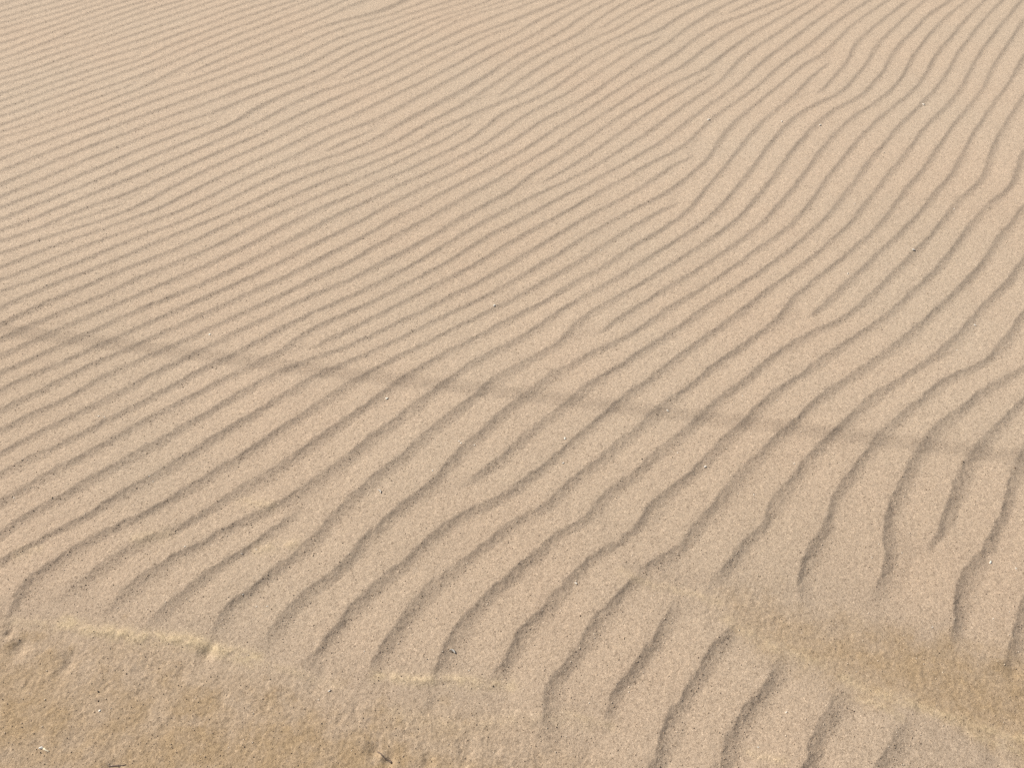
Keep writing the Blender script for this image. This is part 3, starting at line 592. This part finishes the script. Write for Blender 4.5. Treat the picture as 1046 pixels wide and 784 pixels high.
def chip(px, py, size, label, group=None, mesh=None, rz=None, mat=None):
    i = random.randrange(1, 4) if mesh is None else mesh
    me = SHELLS[i]
    if mat is not None: me = me.copy(); me.materials.clear()
    rot = (random.uniform(-.35, .35), random.uniform(-.35, .35), random.uniform(0, 6.28) if rz is None else rz)
    o = link('shell_chip', me, mat or M_SHELL, on_sand(px, py, size*0.08), rot, label, 'shell fragment', group)
    o.scale = (size*SHELL_K,)*3; return o
def stone(px, py, size, label, group=None, mat=None, name='pebble', cat='pebble'):
    me = PEBS[random.randrange(4)].copy(); me.materials.clear()
    o = link(name, me, mat or M_DARK, on_sand(px, py, size*0.12), (random.uniform(-.3, .3), random.uniform(-.3, .3), random.uniform(0, 6.28)), label, cat, group)
    o.scale = (size*STONE_K,)*3; return o

# the pieces one can pick out
chip(388.5, 501, .0115, 'curved white shell splinter, the largest on the ripples left of the middle', mesh=0, rz=2.3)
chip(933, 255.5, .0105, 'bright white shell chip on the ripples at the upper right', mesh=2)
chip(42, 763, .0080, 'white shell point half buried in the trodden sand at the bottom left corner', mesh=1)
chip(395, 406, .0070, 'white shell chip just below a ripple crest under the cable shadow, left of the middle', mesh=2)
chip(682, 419, .0070, 'pale shell chip just below the cable shadow, right of the middle', mesh=1)
chip(505, 312, .0075, 'white shell chip on a ripple above the cable shadow, near the middle', mesh=2)
chip(588.5, 595, .0060, 'single white shell speck between two steep ripples below the middle', mesh=3)
chip(462.5, 664, .0130, 'thin pale shell sliver lying along a ripple crest near the bottom middle', mesh=0, rz=2.7)
chip(1012, 574, .0075, 'pale shell chip beside a dark ripple face near the right edge', mesh=1)
chip(996, 331.5, .0070, 'white shell chip on a dark ripple crest near the right edge, above the cable shadow', mesh=2)
chip(866, 279.5, .0060, 'white shell chip on smooth sand right of the forked ripple', mesh=3)
chip(724, 122, .0100, 'white shell chip at the top, leftmost of three along one row of ripples', mesh=2)
chip(798.5, 124, .0100, 'white shell chip at the top, middle of three along one row of ripples', mesh=3)
chip(838, 127, .0090, 'white shell chip at the top, rightmost of three along one row of ripples', mesh=1)
chip(943.5, 106, .0095, 'white shell chip on a ripple crest at the upper right, nearest the top edge', mesh=2)
chip(720.5, 476, .0065, 'white shell chip on a ripple crest right of the middle, below the cable shadow', mesh=2)
chip(577, 448, .0058, 'white shell speck, upper one of a close pair below the middle', mesh=2)
chip(575.5, 472.5, .0065, 'white shell speck, lower one of a close pair below the middle', mesh=3)
chip(101.5, 725, .0045, 'white shell speck alone on the trodden sand at the lower left', mesh=2)
chip(336.5, 705, .0070, 'pale shell sliver on the edge of the trodden sand, bottom left of the middle', mesh=0, rz=0.6)
chip(214, 341, .0060, 'white shell speck on the ripples at the left, just above the cable shadow', mesh=2)
G1 = 'tiny pale shell grains scattered over the sand'
for px, py in [(471, 453), (469, 451), (484.7, 454), (442, 481), (758.5, 404), (794, 408), (714, 372), (921.5, 564), (890, 570), (1037, 581), (952, 640.5), (1030, 625),
               (479, 684.5), (803, 727), (774.5, 762.5), (325, 714), (248.5, 607), (262, 619), (273, 619), (261.5, 560.5), (247, 565), (189, 558), (152.5, 486), (156, 491),
               (14, 508), (101, 425), (107, 426), (372.5, 665.5), (903.5, 155), (873, 208), (975, 213), (614, 255), (977.5, 357), (811, 474), (770, 505), (692, 462), (1014, 632)]:
    y = ground(px, py)[1]
    chip(px, py, random.uniform(.0025, .0038)*(1+.35*max(0, y-.7)), 'tiny pale shell grain lying loose on the rippled sand', G1, mat=random.choice((None, M_QUARTZ)))
stone(100, 705.5, .0065, 'dark pebble, upper one of two close together on the trodden sand at lower left', mat=M_DARK)
stone(100, 715, .0060, 'dark pebble, lower one of two close together on the trodden sand at lower left', mat=M_BROWN)
stone(129, 687.5, .0055, 'small dark pebble right of the paired pebbles on the trodden sand', mat=M_DARK)
stone(592.5, 629, .0062, 'single dark brown pebble on clean sand between two ripples near the bottom middle', mat=M_BROWN)
stone(655.5, 469, .0075, 'dark pebble above a broken ripple right of the middle', mat=M_DARK)
stone(983, 472.5, .0065, 'dark pebble beside a ripple crest near the right edge', mat=M_DARK)
stone(1036, 478.5, .0075, 'brown pebble at the right edge under the cable shadow', mat=M_BROWN)
stone(946, 500, .0055, 'brown pebble on smooth sand between two dark ripple faces at right', mat=M_BROWN)
stone(817, 565, .0055, 'dark pebble left of the darkest ripple face at lower right', mat=M_DARK)
G2 = 'small dark stones scattered over the sand'
for px, py in [(101, 676), (70, 729), (22, 742), (265, 722), (276, 693), (190, 713), (249, 722), (404, 743), (383, 725), (484, 742),
               (713, 672), (747, 738), (960, 666), (906, 631), (947, 354.5), (370, 603), (871, 673)]:
    stone(px, py, random.uniform(.0032, .0050), 'tiny dark stone lying loose on the sand', G2, mat=random.choice((M_DARK, M_BROWN)))

def twig(pxs, r0, r1, label, cat='twig', name='twig', mat=None, seed=1, lift=0.001):
    pts = []
    for a, b in zip(pxs[:-1], pxs[1:]):
        for k in range(4):
            f = k/4; pts.append(on_sand(a[0]+(b[0]-a[0])*f + random.uniform(-.5, .5), a[1]+(b[1]-a[1])*f + random.uniform(-.5, .5), lift))
    pts.append(on_sand(*pxs[-1], lift)); o = Vector(pts[0])
    me = twig_mesh([Vector(p)-o for p in pts], r0, r1, seed)
    return link(name, me, mat or M_WEED, o, (0, 0, 0), label, cat)
twig([(385, 766), (392, 772), (400, 778)], .0014, .0019, 'short dark twig half sunk in the trodden sand at the bottom, left of the middle', seed=3, lift=-.0005)
twig([(110, 781.5), (116, 781), (128, 780)], .0016, .0010, 'dark twig at the very bottom edge, lower left', seed=5, lift=0)
twig([(44, 764), (50, 767)], .0016, .0012, 'pale straw stub beside the shell point in the bottom left corner', cat='straw', name='straw', mat=M_STRAW, seed=6, lift=0)

# ------------------------------------------------------------------ the cable whose shadow crosses the sand
SUN_AZ = math.radians(SUN_AZ_DEG); SUN_EL = math.radians(SUN_EL_DEG)     # azimuth from +X, counter-clockwise, of the sun itself
sdir = Vector((math.cos(SUN_AZ)*math.cos(SUN_EL), math.sin(SUN_AZ)*math.cos(SUN_EL), math.sin(SUN_EL)))
s0 = Vector((*ground(0, 336), 0)); s1 = Vector((*ground(1046, 467), 0)); sl = (s1-s0).normalized()
CABLE_H = 3.0
k_ = CABLE_H/sdir.z
mid = (s0+s1)/2 + sdir*k_
M_CABLE = speck_material('black_rubber', (0.02, 0.02, 0.02), (0.035, 0.035, 0.037), 0.6, 50)
M_POST = speck_material('weathered_wood', (0.20, 0.16, 0.12), (0.34, 0.29, 0.23), 0.85, 14)
def tube(pts, rads, nseg=12):
    bm = bmesh.new(); rings = []; P = [Vector(p) for p in pts]; n = len(P)
    for i, p in enumerate(P):
        t = (P[min(i+1, n-1)]-P[max(i-1, 0)]).normalized()
        a = t.cross(Vector((0.3, 0.2, 1)) if abs(t.z) < .9 else Vector((1, 0, 0))).normalized(); b = a.cross(t)
        rings.append([bm.verts.new(p + (a*math.cos(q*2*math.pi/nseg) + b*math.sin(q*2*math.pi/nseg))*rads[i]) for q in range(nseg)])
    for A, B in zip(rings[:-1], rings[1:]):
        for q in range(nseg): bm.faces.new((A[q], A[(q+1) % nseg], B[(q+1) % nseg], B[q]))
    bm.faces.new(rings[0][::-1]); bm.faces.new(rings[-1])
    bmesh.ops.recalc_face_normals(bm, faces=bm.faces)
    me = bpy.data.meshes.new('tube'); bm.to_mesh(me); bm.free()
    for p in me.polygons: p.use_smooth = True
    return me
SPAN = 9.0
cp = []
for i in range(61):
    f = i/30-1; cp.append(mid + sl*(SPAN*f) + Vector((0, 0, 0.16*f*f)))
cab = link('overhead_cable', tube(cp, [CABLE_R]*61), M_CABLE, (0, 0, 0), (0, 0, 0), 'thin black cable strung overhead that throws the soft shadow line on the sand', 'cable')
for sgn, lab in ((-1, 'weathered wooden post holding the left end of the overhead cable'), (1, 'weathered wooden post holding the right end of the overhead cable')):
    e = mid + sl*(SPAN*sgn); top = CABLE_H + 0.16
    pst = link('cable_post', tube([(0, 0, -0.4), (0, 0, 0.5), (0, 0, 2.0), (0, 0, top-.02), (0, 0, top+0.22), (0, 0, top+0.25)], [.075, .072, .066, .06, .058, .045]), M_POST,
               (e.x, e.y + 0.066, 0), (0, 0, 0), lab, 'post', 'posts of the overhead cable')
    ins = bpy.data.objects.new('insulator', tube([(0, -.075, top-.03), (0, -.075, top-.015), (0, -.075, top+.02), (0, -.075, top+.03)], [.012, .02, .02, .012])); COL.objects.link(ins)
    ins.data.materials.append(M_SHELL); ins.parent = pst

# ------------------------------------------------------------------ light, sky, camera
w = bpy.data.worlds.new('World'); SC.world = w; w.use_nodes = True
nt = w.node_tree; sky = nt.nodes.new('ShaderNodeTexSky'); sky.sky_type = 'NISHITA'; sky.sun_disc = False
sky.sun_elevation = SUN_EL; sky.sun_rotation = math.pi/2 - SUN_AZ
sky.air_density = 1.0; sky.dust_density = 6.0; sky.ozone_density = 1.0
nt.links.new(sky.outputs[0], nt.nodes['Background'].inputs[0]); nt.nodes['Background'].inputs[1].default_value = SKY_STR
sl_ = bpy.data.lights.new('sun', 'SUN'); sl_.energy = SUN_STR; sl_.angle = math.radians(0.53); sl_.color = (1.0, 0.955, 0.89)
so = bpy.data.objects.new('sun', sl_); COL.objects.link(so)
so.rotation_euler = (-sdir).to_track_quat('-Z', 'Y').to_euler(); so.location = sdir*20
cam = bpy.data.cameras.new('camera'); co_ = bpy.data.objects.new('camera', cam); COL.objects.link(co_)
cam.sensor_fit = 'HORIZONTAL'; cam.sensor_width = 36.0; cam.lens = 36.0*FPX/PW
co_.location = (0, 0, EYE); co_.rotation_euler = (math.pi/2 - PITCH, 0, 0)
cam.clip_start = 0.02; cam.clip_end = 8000
SC.camera = co_
vs = SC.view_settings; vs.view_transform = 'Standard'; vs.look = 'None'; vs.gamma = 1.0; vs.exposure = EXPO
vs.use_curve_mapping = False
SC.cycles.use_denoising = False
SC.cycles.max_bounces = 4
